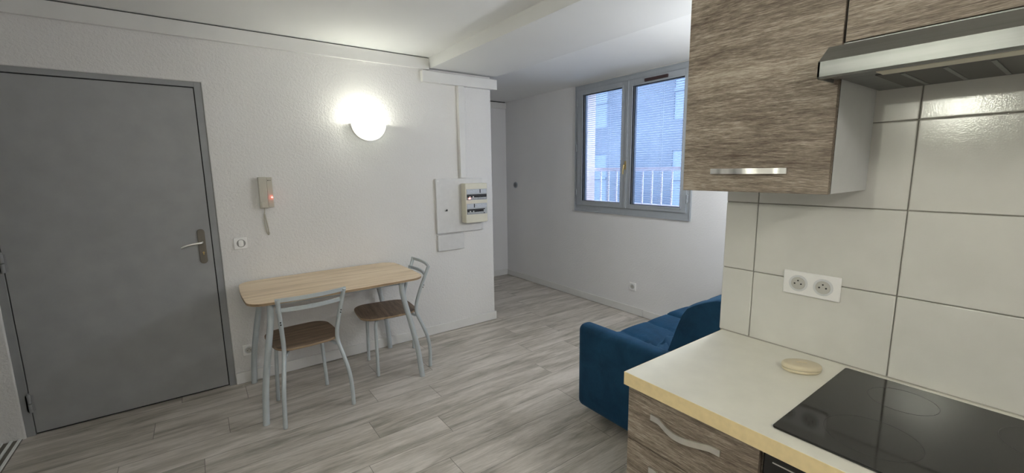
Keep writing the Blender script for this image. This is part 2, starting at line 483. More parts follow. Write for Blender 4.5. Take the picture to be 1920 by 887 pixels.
# entrance wall with the door opening, thick block to its right as in the room
bm = B()
t_ = bmesh.new()
ol = [(-1.75, 0), (-0.942, 0), (-0.942, 2.088), (0.092, 2.088), (0.092, 0), (2.33, 0), (2.33, 2.45), (-1.75, 2.45)]
f_ = t_.faces.new([t_.verts.new((x, WA, z)) for x, z in ol])
e_ = bmesh.ops.extrude_face_region(t_, geom=[f_])
for v in [q for q in e_['geom'] if isinstance(q, bmesh.types.BMVert)]: v.co.y = WA+0.2
be = [e for e in t_.edges if (all(abs(v.co.y-WA) < 1e-5 for v in e.verts) and all(v.co.x < 0.2 and v.co.x > -1 and v.co.z < 2.2 for v in e.verts) and not all(v.co.z == 0 for v in e.verts))
      or (all(abs(v.co.x-2.33) < 1e-5 and abs(v.co.y-WA) < 1e-5 for v in e.verts))]
bmesh.ops.bevel(t_, geom=be, offset=0.006, segments=3, profile=0.5, affect='EDGES')
join(bm, t_, 0)
box(bm, 2.20, 2.33, WA+0.2, YF+0.1, 0, 2.45)
obj('wall_entrance', bm, M_wall, kind='structure')
bm = B(); box(bm, 2.32, 3.9, YF, YF+0.1, 0, 2.5); obj('wall_end', bm, M_wall2, kind='structure')
bm = B(); wall_holed(bm, 'x', XW, XW+0.26, 0.4, YF+0.1, 0, 2.5, [(2.165, 3.605, 1.04, 2.40)]); obj('wall_window', bm, [M_wall2], kind='structure')
bm = B(); box(bm, XK+0.008, XK+0.11, YN, 0.829, 0, 2.4); obj('wall_kitchen', bm, M_grout, kind='structure')
bm = B(); box(bm, XK+0.11, XW, 0.5, 0.62, 0, 2.5); obj('wall_sofa', bm, M_wall2, kind='structure')
bm = B(); box(bm, XL-0.12, XL, YN, 2.25, 0, 2.45); box(bm, XL-0.12, XL, 2.25, WA, 2.1, 2.45); obj('wall_left', bm, M_wall2, kind='structure')
bm = B(); box(bm, -1.75, -1.70, 2.1, WA, 0, 2.45); box(bm, -1.7, XL-0.12, 2.1, 2.2, 0, 2.45); obj('wall_closet', bm, M_wall2, kind='structure')
bm = B(); box(bm, -1.2, XK+0.1, YN-0.1, YN, 0, 2.45); obj('wall_near', bm, M_wall2, kind='structure')

bm = B(); box(bm, XL, -0.725, 0.10, 1.04, 0, 2.45); box(bm, -0.725, -0.54, 0.94, 1.04, 0, 2.45); box(bm, -0.725, -0.54, 0.10, 0.20, 0, 2.45); obj('wall_baffle_niche', bm, M_wall2, kind='structure')  # added unseen niche; its fins keep the lamp's light off the door
# tiling: real tiles with softly bevelled edges
bm = B()
TH, TW = 0.2487, 0.3995
for j in range(7):
    for i in range(-1, 8):
        y1 = 0.717-TW*i+TW; y0 = y1-TW; z0 = 0.875+TH*j; z1 = z0+TH
        y1 = min(y1, 0.829)
        if y1-y0 < 0.02 or y0 < YN: continue
        z1 = min(z1, 2.36)
        if z1-z0 < 0.02: continue
        box(bm, XK, XK+0.012, y0+0.0013, y1-(0.0013 if y1 < 0.829 else 0), z0+0.0013, z1-0.0013, 0.0028, 3)
obj('tiling', bm, M_tile, smooth=True, parent=bpy.data.objects['wall_kitchen'])

# skirting
def skirt(name, *boxes):
    bm = B()
    for b_ in boxes: box(bm, *b_, 0.004, 2)
    obj(name, bm, M_trim, kind='structure')
skirt('baseboard_entrance', (0.094, 2.345, WA-0.013, WA-0.001, 0.003, 0.086))
skirt('baseboard_end', (2.345, XW-0.013, YF-0.013, YF-0.001, 0.003, 0.086))
skirt('baseboard_window', (XW-0.013, XW-0.001, 2.62, YF-0.001, 0.003, 0.082), (XW-0.015, XW-0.001, 0.62, 2.617, 0.003, 0.078))
skirt('baseboard_return', (2.331, 2.343, WA, YF-0.014, 0.003, 0.086))

# cable trunking under the ceilings; dark strips paint in the shadow gaps above
bm = B(); box(bm, XL, 1.699, WA-0.026, WA-0.001, 2.352, 2.443, 0.003); box(bm, XL, 1.699, WA-0.012, WA, 2.443, 2.449, mi=1)
obj('trim_1', bm, [M_trim, M_dark], kind='structure')
bm = B(); box(bm, 1.622, 2.376, WA-0.047, WA-0.001, 2.247, 2.337, 0.003); box(bm, 1.64, 2.36, WA-0.02, WA-0.001, 2.337, 2.343, mi=1)
obj('trim_2', bm, [M_trim, M_dark], kind='structure')
bm = B(); box(bm, 1.963, 2.020, WA-0.042, WA-0.001, 1.436, 2.246, 0.003); obj('trim_3', bm, M_trim, kind='structure')
bm = B(); box(bm, 2.335, XW-0.005, YF-0.03, YF-0.001, 2.33, 2.408, 0.003); box(bm, 2.335, XW-0.02, YF-0.022, YF-0.001, 2.408, 2.419, mi=1)
obj('trim_4', bm, [M_trim, M_dark], kind='structure')
# thin plaster bead above the window
bm = B(); box(bm, XW-0.012, XW-0.001, 0.7, 3.62, 2.411, 2.4195, 0.002); obj('trim_5', bm, M_trim, kind='structure')

# ------------------------------------------------------------------ entrance door
d1 = struct_root('door_1', (-0.42, WA, 0))
def rel(bm_fn): return bm_fn
def child(name, bm, mat, parent, base=None, **kw):
    """geometry given in world coordinates, stored relative to the parent's base"""
    if base is None: base = parent.matrix_basis.to_translation()
    bm.transform(Matrix.Translation(-Vector(base)))
    return obj(name, bm, mat, parent, **kw)
bm = B()
box(bm, 0.052, 0.092, WA+0.008, WA+0.12, 0, 2.09, 0.002)
box(bm, -0.943, -0.905, WA+0.012, WA+0.12, 0, 2.09, 0.002)
box(bm, -0.9052, 0.0522, WA+0.008, WA+0.12, 2.056, 2.09)
child('door_frame', bm, M_frameg, d1)
bm = B(); box(bm, -0.901, 0.047, WA+0.014, WA+0.055, 0.012, 2.050, 0.002); leaf = child('door_leaf', bm, M_doorg, d1)
bm = B(); box(bm, -0.905, 0.052, WA+0.03, WA+0.058, 0.0, 2.056); child('door_rebate', bm, M_dark, d1)
for z in (0.20, 1.03, 1.85):
    bm = B(); cyl(bm, (-0.903, WA+0.006, z+0.028), 0.0085, 0.052, bev=0.002); cyl(bm, (-0.903, WA+0.006, z-0.028), 0.0085, 0.052, bev=0.002)
    cyl(bm, (-0.903, WA+0.006, z+0.058), 0.006, 0.01); box(bm, -0.92, -0.886, WA+0.012, WA+0.0145, z-0.05, z+0.05)
    child('hinge', bm, M_frameg, d1, smooth=True)
# handle: long plate with a lever
bm = B()
o_ = rounded(0.042, 0.232, 0.0205, seg=10)
prism(bm, o_, 0, 0.009, 0.002, M=Matrix.Translation((-0.006, WA+0.014, 1.023)) @ Matrix.Rotation(PI/2, 4, 'X'))
hp = child('handle_plate', bm, M_handle, d1, smooth=True)
bm = B(); tube(bm, [(-0.004, WA+0.01, 1.052), (-0.004, WA-0.012, 1.052), (-0.006, WA-0.036, 1.052), (-0.02, WA-0.046, 1.051), (-0.05, WA-0.048, 1.049), (-0.085, WA-0.048, 1.043), (-0.118, WA-0.046, 1.031)], 0.0075, ry=0.006)
child('lever', bm, M_steel, hp, base=(-0.42, WA, 0), smooth=True)
bm = B(); cyl(bm, (-0.003, WA+0.004, 0.981), 0.006, 0.004, 'y'); box(bm, -0.006, 0.0, WA+0.002, WA+0.006, 0.965, 0.98)
child('keyhole', bm, M_gold, hp, base=(-0.42, WA, 0))

# sliding door of the closet at the left wall, and its floor track
bm = B(); 
for x in (XL+0.008, XL+0.045, XL+0.080): box(bm, x-0.005, x+0.007, 2.2, WA-0.002, 0.0, 0.012, 0.001)
box(bm, XL+0.003, XL+0.09, 2.2, WA-0.002, 0.0, 0.004, mi=1)
tag(obj('sliding_door_track', bm, [M_track, M_handle]), 'pale metal sliding door track on the floor left of the grey door', 'door track')
bm = B(); box(bm, XL-0.05, XL-0.02, 2.27, 2.9, 0.01, 2.09, 0.003); obj('door_2', bm, M_trim, kind='structure')
bm = B(); box(bm, XL-0.11, XL-0.005, WA-0.03, WA-0.002, 0, 2.09, 0.003); obj('trim_6', bm, M_trim, kind='structure')

# ------------------------------------------------------------------ window
w1 = struct_root('window_1', (XW, 2.877, 1.04))
FR = XW-0.018   # room-side face of the frame
fy0, fy1, fz0, fz1 = 2.150, 3.606, 1.026, 2.408
bm = B()
fw = 0.052
for (a, b_, c, d) in ((fy0, fy0+fw, fz0, fz1), (fy1-fw+0.012, fy1, fz0, fz1), (fy0+fw, fy1-fw+0.012, fz0, fz0+0.070), (fy0+fw, fy1-fw+0.012, fz1-0.058, fz1)):
    box(bm, FR+0.006, XW-0.0008, a, b_, c, d)
for (a, b_, c, d) in ((2.168, 2.19, 1.043, 2.397), (3.562, 3.602, 1.043, 2.397), (2.19, 3.562, 1.043, 1.097), (2.19, 3.562, 2.353, 2.397)):
    box(bm, XW-0.004, XW+0.05, a, b_, c, d)
# outer moulding lip
for (a, b_, c, d) in ((fy0, fy0+0.01, fz0, fz1), (fy1-0.01, fy1, fz0, fz1), (fy0+0.01, fy1-0.01, fz0, fz0+0.012), (fy0+0.01, fy1-0.01, fz1-0.012, fz1)):
    box(bm, FR-0.001, FR+0.0065, a, b_, c, d)
child('window_frame', bm, M_wing, w1)
def sash(ya, yb, gya, gyb, za, zb, gza, gzb, label):
    bm = B()
    X0, X1 = FR-0.008, XW+0.045
    for (a, b_, c, d) in ((ya, gya, za, zb), (gyb, yb, za, zb), (gya, gyb, za, gza), (gya, gyb, gzb, zb)):
        box(bm, X0, X1, a, b_, c, d, 0.0015)
    # glazing bead, stepped
    for (a, b_, c, d) in ((gya-0.014, gya, gza-0.014, gzb+0.014), (gyb, gyb+0.014, gza-0.014, gzb+0.014), (gya, gyb, gza-0.014, gza), (gya, gyb, gzb, gzb+0.014)):
        box(bm, X0-0.005, X0+0.02, a, b_, c, d, 0.001)
    s = child('window_sash', bm, M_wing, w1)
    bm = B(); box(bm, XW+0.012, XW+0.016, gya-0.003, gyb+0.003, gza-0.003, gzb+0.003)
    child('window_pane', bm, M_glass, s, base=(XW, 2.877, 1.04))
    bm = B()
    for (a, b_, c, d) in ((gya, gya+0.004, gza, gzb), (gyb-0.006, gyb, gza, gzb), (gya, gyb, gza, gza+0.003), (gya, gyb, gzb-0.004, gzb)):
        box(bm, XW+0.0, XW+0.012, a, b_, c, d)
    child('glazing_seal', bm, M_black, s, base=(XW, 2.877, 1.04))
    return s
sL = sash(2.868, 3.560, 2.938, 3.478, 1.098, 2.352, 1.150, 2.300, 'l')
sR = sash(2.192, 2.864, 2.252, 2.806, 1.098, 2.352, 1.143, 2.290, 'r')
# vertical cover profile over the meeting stiles
bm = B(); box(bm, FR-0.016, FR-0.008, 2.856, 2.884, 1.10, 2.350, 0.002); child('cover_strip', bm, M_wing, w1)
for y, zz in ((3.573, (2.228, 1.735, 1.241)), (2.182, (2.228, 1.735, 1.225))):
    for z in zz:
        bm = B(); cyl(bm, (FR-0.008, y, z+0.02), 0.006, 0.036, bev=0.001, seg=12); cyl(bm, (FR-0.008, y, z-0.02), 0.006, 0.036, bev=0.001, seg=12); box(bm, FR-0.006, FR+0.004, y-0.012, y+0.012, z-0.03, z+0.03, 0.001)
        child('hinge', bm, M_wing, w1, smooth=True)
bm = B(); box(bm, FR-0.021, FR-0.016, 2.858, 2.882, 1.49, 1.575, 0.002); cyl(bm, (FR-0.03, 2.868, 1.535), 0.008, 0.02, 'x')
tube(bm, [(FR-0.034, 2.868, 1.535), (FR-0.042, 2.870, 1.53), (FR-0.045, 2.873, 1.50), (FR-0.045, 2.876, 1.445)], 0.007, ry=0.005)
child('window_handle', bm, M_gold, w1, smooth=True)
bm = B(); box(bm, FR-0.022, FR-0.006, 2.420, 2.668, 2.308, 2.335, 0.003)
for k in range(3): box(bm, FR-0.024, FR-0.021, 2.43, 2.658, 2.312+k*0.007, 2.315+k*0.007)
child('air_vent', bm, M_vent, w1, label='dark brown air vent slot')
# reveal outside, rendered
bm = B()
box(bm, XW+0.06, XW+0.262, 3.56, 3.604, 1.04, 2.4); box(bm, XW+0.06, XW+0.262, 2.166, 2.19, 1.04, 2.4)
box(bm, XW+0.055, XW+0.30, 2.166, 3.604, 1.041, 1.07)
obj('trim_7', bm, M_pink, kind='structure')
# venetian blind hung outside the glass
vb = thing('venetian_blind', 'white slatted venetian blind lowered behind the grey framed window', 'blind', (XW+0.095, 2.87, 2.36))
bm = B(); box(bm, XW+0.075, XW+0.115, 2.20, 3.55, 2.335, 2.372, 0.003); child('headrail', bm, M_slat, vb)
bm = B()
tilt = math.radians(9)
z = 2.322; k = 0
while z > 1.10:
    R_ = Matrix.Translation((XW+0.095, 2.875, z)) @ Matrix.Rotation(tilt+math.radians(random.uniform(-1.5, 1.5)), 4, 'Y') @ Matrix.Rotation(random.uniform(-0.0012, 0.0012), 4, 'X')
    t = bmesh.new(); n = 5; rows = []
    for i in range(n+1):
        u = -0.0125+0.025*i/n; zz = 0.0022*(1-(u/0.0125)**2)
        rows.append([t.verts.new((u, s*0.668, zz)) for s in (-1, 1)]+[t.verts.new((u, s*0.668, zz-0.0006)) for s in (-1, 1)])
    for a, b_ in zip(rows, rows[1:]):
        t.faces.new((a[0], a[1], b_[1], b_[0])); t.faces.new((a[2], b_[2], b_[3], a[3]))
        t.faces.new((a[0], b_[0], b_[2], a[2])); t.faces.new((a[1], a[3], b_[3], b_[1]))
    t.faces.new((rows[0][0], rows[0][2], rows[0][3], rows[0][1])); t.faces.new((rows[-1][0], rows[-1][1], rows[-1][3], rows[-1][2]))
    join(bm, t, 0, R_)
    z -= 0.0225; k += 1
child('slats', bm, M_slat, vb, smooth=True)
bm = B(); box(bm, XW+0.083, XW+0.107, 2.205, 3.545, 1.078, 1.09, 0.002); child('bottom_rail', bm, M_slat, vb)
for y in (2.275, 2.55, 3.2, 3.44):
    bm = B()
    for dx in (-0.0135, 0.0135): box(bm, XW+0.095+dx-0.0005, XW+0.095+dx+0.0005, y-0.0007, y+0.0007, 1.09, 2.335)
    child('ladder_cord', bm, M_slat, vb)
# guard outside
gd = thing('window_guard', 'pale metal bar guard seen through the blind outside the window', 'window guard', (3.87, 2.87, 1.0))
bm = B(); box(bm, 3.855, 3.885, 1.9, 4.0, 1.475, 1.515, 0.003); child('top_rail', bm, M_guard, gd)
bm = B(); box(bm, 3.86, 3.88, 1.9, 4.0, 1.10, 1.125, 0.002); child('bottom_rail', bm, M_guard, gd)
for i in range(17):
    y = 1.98+i*0.118
    bm = B(); box(bm, 3.864, 3.876, y-0.008, y+0.008, 1.124, 1.476, 0.002); child('bar', bm, M_guard, gd)
for y in (1.93, 3.93):
    for z_ in (1.10, 1.47):
        bm = B(); box(bm, 3.808, 3.87, y, y+0.03, z_, z_+0.03, 0.002); child('bracket', bm, M_guard, gd)
# building across the street
bd = thing('building', 'blue-grey building across the street seen through the blind', 'building', (9, 4, -0.5))
bm = B(); wall_holed(bm, 'x', 9, 9.3, -3, 14, -0.5, 4.4, [(y, y+1.0, z_, z_+1.3) for y in (-1, 2, 5, 8, 11) for z_ in (0.6, 2.6)]); child('facade', bm, M_facade, bd)
for y in (-1, 2, 5, 8, 11):
    for z_ in (0.6, 2.6):
        bm = B(); box(bm, 9.02, 9.28, y, y+1, z_, z_+1.3); box(bm, 8.98, 9.03, y+0.47, y+0.53, z_, z_+1.3); box(bm, 8.98, 9.03, y, y+1, z_+0.62, z_+0.68); child('window', bm, M_shutter, bd)
bm = B(); box(bm, 3.9, 14, -8, 18, -0.6, -0.5); obj('ground', bm, M_street, kind='structure')

# ------------------------------------------------------------------ wall lamps
def sconce(name, label, M, power, xbulb):
    """M maps local (x along wall, y out of the wall, z up; rim centre at origin) to the world"""
    r = thing(name, label, 'wall lamp')
    r.matrix_world = M
    R_, D, H_ = 0.135, 0.085, 0.128
    bm = B()
    nu, nv = 36, 14
    def shell(k):
        g = []
        for i in range(nu+1):
            u = PI*i/nu
            row = []
            for j in range(nv+1):
                v = PI/2*j/nv
                # u sweeps the lower half circle, v goes from wall to front
                x = R_*k*math.cos(u)*math.cos(v*0.98)
                z = -H_*k*math.sin(u)*math.cos(v*0.98)
                y = 0.012+D*k*math.sin(v)
                row.append(bm.verts.new((x, y, z)))
            g.append(row)
        return g
    a = shell(1.0); b_ = shell(0.965)
    for i in range(nu):
        for j in range(nv):
            bm.faces.new((a[i][j], a[i+1][j], a[i+1][j+1], a[i][j+1]))
            bm.faces.new((b_[i][j], b_[i][j+1], b_[i+1][j+1], b_[i+1][j]))
    for j in range(nv):
        bm.faces.new((a[0][j], a[0][j+1], b_[0][j+1], b_[0][j])); bm.faces.new((a[nu][j], b_[nu][j], b_[nu][j+1], a[nu][j+1]))
    for i in range(nu):
        bm.faces.new((a[i][0], b_[i][0], b_[i+1][0], a[i+1][0])); bm.faces.new((a[i][nv], a[i+1][nv], b_[i+1][nv], b_[i][nv]))
    obj('glass_shade', bm, M_shade, r, smooth=True)
    bm = B()
    pts = [(R_*1.03*math.cos(PI*i/30), -H_*1.03*math.sin(PI*i/30)) for i in range(31)]
    t = bmesh.new()
    f = t.faces.new([t.verts.new((x, 0.001, z)) for x, z in pts])
    e = bmesh.ops.extrude_face_region(t, geom=[f])
    for v in [q for q in e['geom'] if isinstance(q, bmesh.types.BMVert)]: v.co.y = 0.012
    join(bm, t, 0)
    obj('back_plate', bm, M_plastic, r)
    bm = B(); cyl(bm, (xbulb+0.045, 0.045, -0.035), 0.013, 0.045, 'x'); obj('lamp_socket', bm, M_plastic, r, smooth=True)
    bm = B(); sphere(bm, (xbulb, 0.050, -0.022), (0.034, 0.024, 0.024)); obj('bulb', bm, M_bulb, r, smooth=True)
    ld = bpy.data.lights.new(name+'_light', 'POINT'); ld.energy = power; ld.color = (0.99, 1.0, 0.86); ld.shadow_soft_size = 0.03
    lo = bpy.data.objects.new('lamp_light', ld); C.objects.link(lo); lo.parent = r; lo.location = (xbulb, 0.082, 0.004)
    return r
Mw = Matrix.Translation((1.158, WA, 1.878)) @ Matrix.Rotation(PI, 4, 'Z')
sconce('wall_lamp', 'lit half-round opal glass lamp on the white wall above the table', Mw, LAMP_WALL, 0.045)
Ms = Matrix.Translation((-0.724, 0.57, 1.845)) @ Matrix.Rotation(-PI/2, 4, 'Z')
sconce('wall_lamp', 'lit half-round opal glass lamp in the added niche opposite the kitchen tiles', Ms, LAMP_SIDE, 0.0)

# ceiling lamp added out of view to brighten the room
def ceiling_lamp(label, x, y, z, power, col):
    cl = thing('ceiling_lamp', label, 'ceiling lamp', (x, y, z))
    bm = B(); cyl(bm, (0, 0, -0.01), 0.16, 0.02, seg=48); obj('base', bm, M_plastic, cl, smooth=True)
    bm = B(); sphere(bm, (0, 0, -0.02), (0.15, 0.15, 0.07), 40, 20); obj('glass_shade', bm, M_shade, cl, smooth='all')
    ld = bpy.data.lights.new('ceiling_lamp_light', 'POINT'); ld.energy = power; ld.color = col; ld.shadow_soft_size = 0.12
    lo = bpy.data.objects.new('lamp_light', ld); C.objects.link(lo); lo.parent = cl; lo.location = (0, 0, -0.23)
ceiling_lamp('added round opal ceiling lamp that brightens the room from its near half', 0.2, -1.0, 2.45, FILL_CEILING, (1.0, 0.97, 0.88))
pe = thing('pendant_lamp', 'added unseen opal pendant lamp that brightens the blue sofa side', 'pendant lamp', (2.72, 1.02, 2.42))  # pendant added out of view to brighten floor and window wall
bm = B(); cyl(bm, (0, 0, -0.012), 0.05, 0.024, seg=32); obj('ceiling_rose', bm, M_plastic, pe, smooth=True)
bm = B(); tube(bm, [(0, 0, -0.02), (0, 0, -0.34)], 0.003, smooth=False); obj('cord', bm, M_plastic, pe)
bm = B(); sphere(bm, (0, 0, -0.42), (0.10, 0.10, 0.085), 40, 20); obj('glass_shade', bm, M_shade, pe, smooth='all')
ld = bpy.data.lights.new('pendant_lamp_light', 'POINT'); ld.energy = FILL_SOFA; ld.color = (0.92, 0.96, 1.0); ld.shadow_soft_size = 0.11
lo = bpy.data.objects.new('lamp_light', ld); C.objects.link(lo); lo.parent = pe; lo.location = (0, 0, -0.64)

# ------------------------------------------------------------------ intercom, switch, sockets, panel
ic = thing('intercom_handset', 'beige wall intercom phone with glowing red light beside the grey door', 'intercom', (0.392, WA, 1.26))
bm = B(); box(bm, 0.352, 0.438, WA-0.030, WA-0.0005, 1.262, 1.474, 0.004); box(bm, 0.403, 0.438, WA-0.036, WA-0.026, 1.262, 1.474, 0.003); child('base', bm, M_intercom, ic)
bm = B(); box(bm, 0.350, 0.401, WA-0.052, WA-0.029, 1.258, 1.477, 0.005, 3); box(bm, 0.358, 0.393, WA-0.056, WA-0.045, 1.262, 1.305, 0.004); child('handset', bm, M_intercom, ic, smooth=True)
bm = B(); cyl(bm, (0.428, WA-0.038, 1.333), 0.0048, 0.006, 'y'); sphere(bm, (0.428, WA-0.041, 1.333), 0.005); child('indicator_light', bm, M_led, ic, smooth=True)
ld = bpy.data.lights.new('red_glow', 'POINT'); ld.energy = 0.0022; ld.color = (1, 0.12, 0.1); ld.shadow_soft_size = 0.004
lo = bpy.data.objects.new('indicator_glow', ld); C.objects.link(lo); lo.parent = ic; lo.location = Vector((0.428, WA-0.051, 1.333))-Vector(ic.location)
bm = B(); box(bm, 0.409, 0.434, WA-0.0375, WA-0.0355, 1.275, 1.295, 0.001); box(bm, 0.412, 0.418, WA-0.038, WA-0.035, 1.310, 1.316, 0.001); child('button', bm, M_intercom, ic)
bm = B(); cyl(bm, (0.412, WA-0.0365, 1.452), 0.003, 0.002, 'y', 10)
for k in range(5): box(bm, 0.417+k*0.003, 0.4192+k*0.003, WA-0.0372, WA-0.0355, 1.4505, 1.4535)
child('maker_mark', bm, M_dark, ic)
bm = B(); tube(bm, [(0.376, WA-0.02, 1.262), (0.375, WA-0.018, 1.235), (0.371, WA-0.012, 1.20), (0.372, WA-0.010, 1.15), (0.376, WA-0.010, 1.10), (0.385, WA-0.010, 1.068), (0.390, WA-0.012, 1.075), (0.388, WA-0.012, 1.12), (0.381, WA-0.014, 1.17), (0.374, WA-0.018, 1.215)], 0.0042)
child('cord', bm, M_intercom, ic, smooth=True)

sw = thing('light_switch', 'white square light switch on the wall between grey door and table', 'light switch', (0.211, WA, 1.021))
bm = B(); box(bm, 0.171, 0.251, WA-0.011, WA-0.0005, 0.981, 1.061, 0.003, 3); child('plate', bm, M_plastic, sw, smooth=True)
bm = B(); cyl(bm, (0.214, WA-0.0115, 1.021), 0.027, 0.003, 'y', 36); child('ring', bm, M_sockring, sw, smooth=True)
bm = B(); prism(bm, rounded(0.030, 0.046, 0.012), 0, 0.006, 0.0015, M=Matrix.Translation((0.213, WA-0.012, 1.021)) @ Matrix.Rotation(PI/2, 4, 'X')); child('rocker', bm, M_plastic, sw, smooth=True)

def socket(label, M, n=1, group=None, sep=0.071, w=None):
    """local: x along the wall, y out of it"""
    r = thing('power_socket', label, 'socket'); r.matrix_world = M
    W = 0.08+sep*(n-1) if w is None else w
    bm = B(); box(bm, -W/2, W/2, 0.0005, 0.010, -0.04, 0.04, 0.004, 3); obj('plate', bm, M_plastic, r, smooth=True)
    for k in range(n):
        x = (k-(n-1)/2)*sep
        bm = B(); cyl(bm, (x, 0.0105, 0), 0.0275, 0.003, 'y', 40); 
        obj('ring', bm, M_carc, r, smooth=True)
        bm = B()
        t = bmesh.new(); bmesh.ops.create_cone(t, cap_ends=True, segments=36, radius1=0.0215, radius2=0.0205, depth=0.003)
        join(bm, t, 0, Matrix.Translation((x, 0.0122, 0)) @ Matrix.Rotation(-PI/2, 4, 'X'))
        obj('socket_face', bm, M_intercom if False else M_sockface, r, smooth=True)
        for dx, dz, rr in ((-0.0095, -0.001, 0.0027), (0.0095, -0.001, 0.0027), (0.0, 0.0095, 0.0025)):
            bm = B(); cyl(bm, (x+dx, 0.0135, dz), rr, 0.002, 'y', 14); obj('pin_hole', bm, M_dark, r)
    return r
M_sockface = simple('socket_face_grey', (0.50, 0.49, 0.46), 0.45)
Rk = Matrix.Rotation(PI/2, 4, 'Z')     # out of the wall towards -x
socket('white double power socket on the kitchen tiles above the worktop', Matrix.Translation((XK, 0.531, 1.113)) @ Rk, 2, w=0.164)
socket('small white single socket low on the window wall by the blue sofa', Matrix.Translation((XW, 2.757, 0.294)) @ Rk, 1)
socket('small white socket low on the wall behind the table leg', Matrix.Translation((0.190, WA, 0.243)) @ Matrix.Rotation(PI, 4, 'Z'), 1)
socket('small socket low on the alcove end wall beside the wall corner', Matrix.Translation((3.270, YF, 0.234)) @ Matrix.Rotation(PI, 4, 'Z'), 1)
# round grey cap high on the window wall
rc = thing('round_wall_cap', 'small round grey cap on the window wall near the corner', 'wall cap', (XW, 4.77, 1.297))
bm = B(); cyl(bm, (XW-0.004, 4.77, 1.297), 0.042, 0.008, 'x', 36, bev=0.002); child('rim', bm, M_wing, rc, smooth=True)
bm = B(); cyl(bm, (XW-0.010, 4.77, 1.297), 0.027, 0.006, 'x', 30, bev=0.002); child('cap', bm, simple('cap_grey', (0.16, 0.16, 0.17), 0.5), rc, smooth=True)

ep = thing('meter_cover_panel', 'large flat white cover panel on the wall behind the fuse box', 'electrical panel', (1.955, WA, 0.94))
bm = B(); box(bm, 1.712, 2.200, WA-0.030, WA-0.0005, 0.940, 1.432, 0.003, 3); child('cover', bm, M_plate, ep)
for x, z in ((1.735, 1.413), (1.735, 0.960), (2.178, 0.960)):
    bm = B(); cyl(bm, (x, WA-0.031, z), 0.005, 0.003, 'y', 14); child('screw', bm, M_steel, ep)
bm = B(); cyl(bm, (1.81, WA-0.031, 1.150), 0.006, 0.004, 'y', 14); box(bm, 1.797, 1.817, WA-0.036, WA-0.030, 1.140, 1.146, 0.001); box(bm, 1.811, 1.817, WA-0.036, WA-0.030, 1.140, 1.158, 0.001)
child('latch', bm, M_dark, ep)
jb = thing('junction_box', 'small blank white junction box below the fuse box panel', 'junction box', (1.85, WA, 0.775))
bm = B(); box(bm, 1.716, 1.985, WA-0.026, WA-0.0005, 0.778, 0.926, 0.004, 3); child('lid', bm, M_plate, jb, smooth=True)
bm = B(); box(bm, 1.714, 1.987, WA-0.010, WA-0.0005, 0.776, 0.928, 0.003); child('back_box', bm, M_trim, jb)

fb = thing('fuse_box', 'cream fuse box with two rows of breakers mounted on the white panel', 'fuse box', (2.075, WA-0.031, 1.02))
YB = 3.402
bm = B(); 
box(bm, 1.962, 2.197, YB, WA-0.0315, 1.024, 1.386, 0.007, 3)
child('housing', bm, M_cream, fb, smooth=True)
def rowof(zl0, zl1, zb0, zb1, n, red, x1b):
    bm = B(); box(bm, 1.972, 2.190, YB-0.002, YB+0.002, zb0-0.004, zl1+0.004, 0.001); child('window', bm, M_breaker, fb)
    bm = B(); box(bm, 1.974, 2.187, YB-0.004, YB, zl0, zl1, 0.0008); 
    child('label_strip', bm, M_label, fb)
    bm = B(); box(bm, 2.11 if red else 2.045, 2.12 if red else 2.055, YB-0.005, YB, zl0+0.002, zl1, 0.0005)
    child('label_mark', bm, M_dark, fb)
    bm = B(); box(bm, 1.974, x1b, YB-0.003, YB, zb0, zb1); child('breaker_bay', bm, M_black, fb)
    w = 0.0172
    for k in range(n):
        x = 1.977+k*w
        if x+w > x1b+0.002: break
        bm = B(); box(bm, x, x+w-0.002, YB-0.008, YB-0.002, zb0+0.002, zb0+(zb1-zb0)*0.45, 0.0008)
        br = child('breaker', bm, M_breaker, fb)
        bm = B(); box(bm, x+0.003, x+w-0.005, YB-0.015, YB-0.006, zb0+(zb1-zb0)*0.42, zb0+(zb1-zb0)*0.66, 0.001)
        child('toggle', bm, M_plastic if k in (1, 3) else M_black, fb)
rowof(1.295, 1.330, 1.238, 1.286, 12, True, 2.187)
rowof(1.163, 1.198, 1.106, 1.152, 10, False, 2.165)
bm = B(); box(bm, 1.992, 2.004, YB-0.017, YB-0.008, 1.244, 1.256, 0.001); child('test_button', bm, M_ledsoft, fb, label='glowing red test button')
bm = B(); cyl(bm, (2.158, YB-0.006, 1.128), 0.015, 0.010, 'y', 20); child('dial', bm, M_breaker, fb, smooth=True)

# ------------------------------------------------------------------ kitchen
CF = 1.02
kw = thing('worktop', 'cream laminate kitchen worktop with yellow-beige front edge', 'worktop', (1.31, -0.6, 0.833))
bm = B(); box(bm, CF+0.0012, XK-0.001, -1.9, 0.8155, 0.834, 0.875, 0.0012); child('slab', bm, M_counter, kw)
bm = B(); box(bm, CF, CF+0.0015, -1.9, 0.8165, 0.833, 0.8744, 0.0004); box(bm, CF, XK-0.001, 0.8155, 0.8168, 0.833, 0.8744, 0.0004); child('edge_band', bm, M_edge, kw, label='yellow-beige edge band')
# bead of sealant against the tiles
bm = B(); 
pts = [(XK-0.002, 0.81-0.06*i, 0.876+0.0008*random.random()) for i in range(44)]
tube(bm, pts, 0.0022, 6, 3); child('sealant_bead', bm, M_grout, kw)

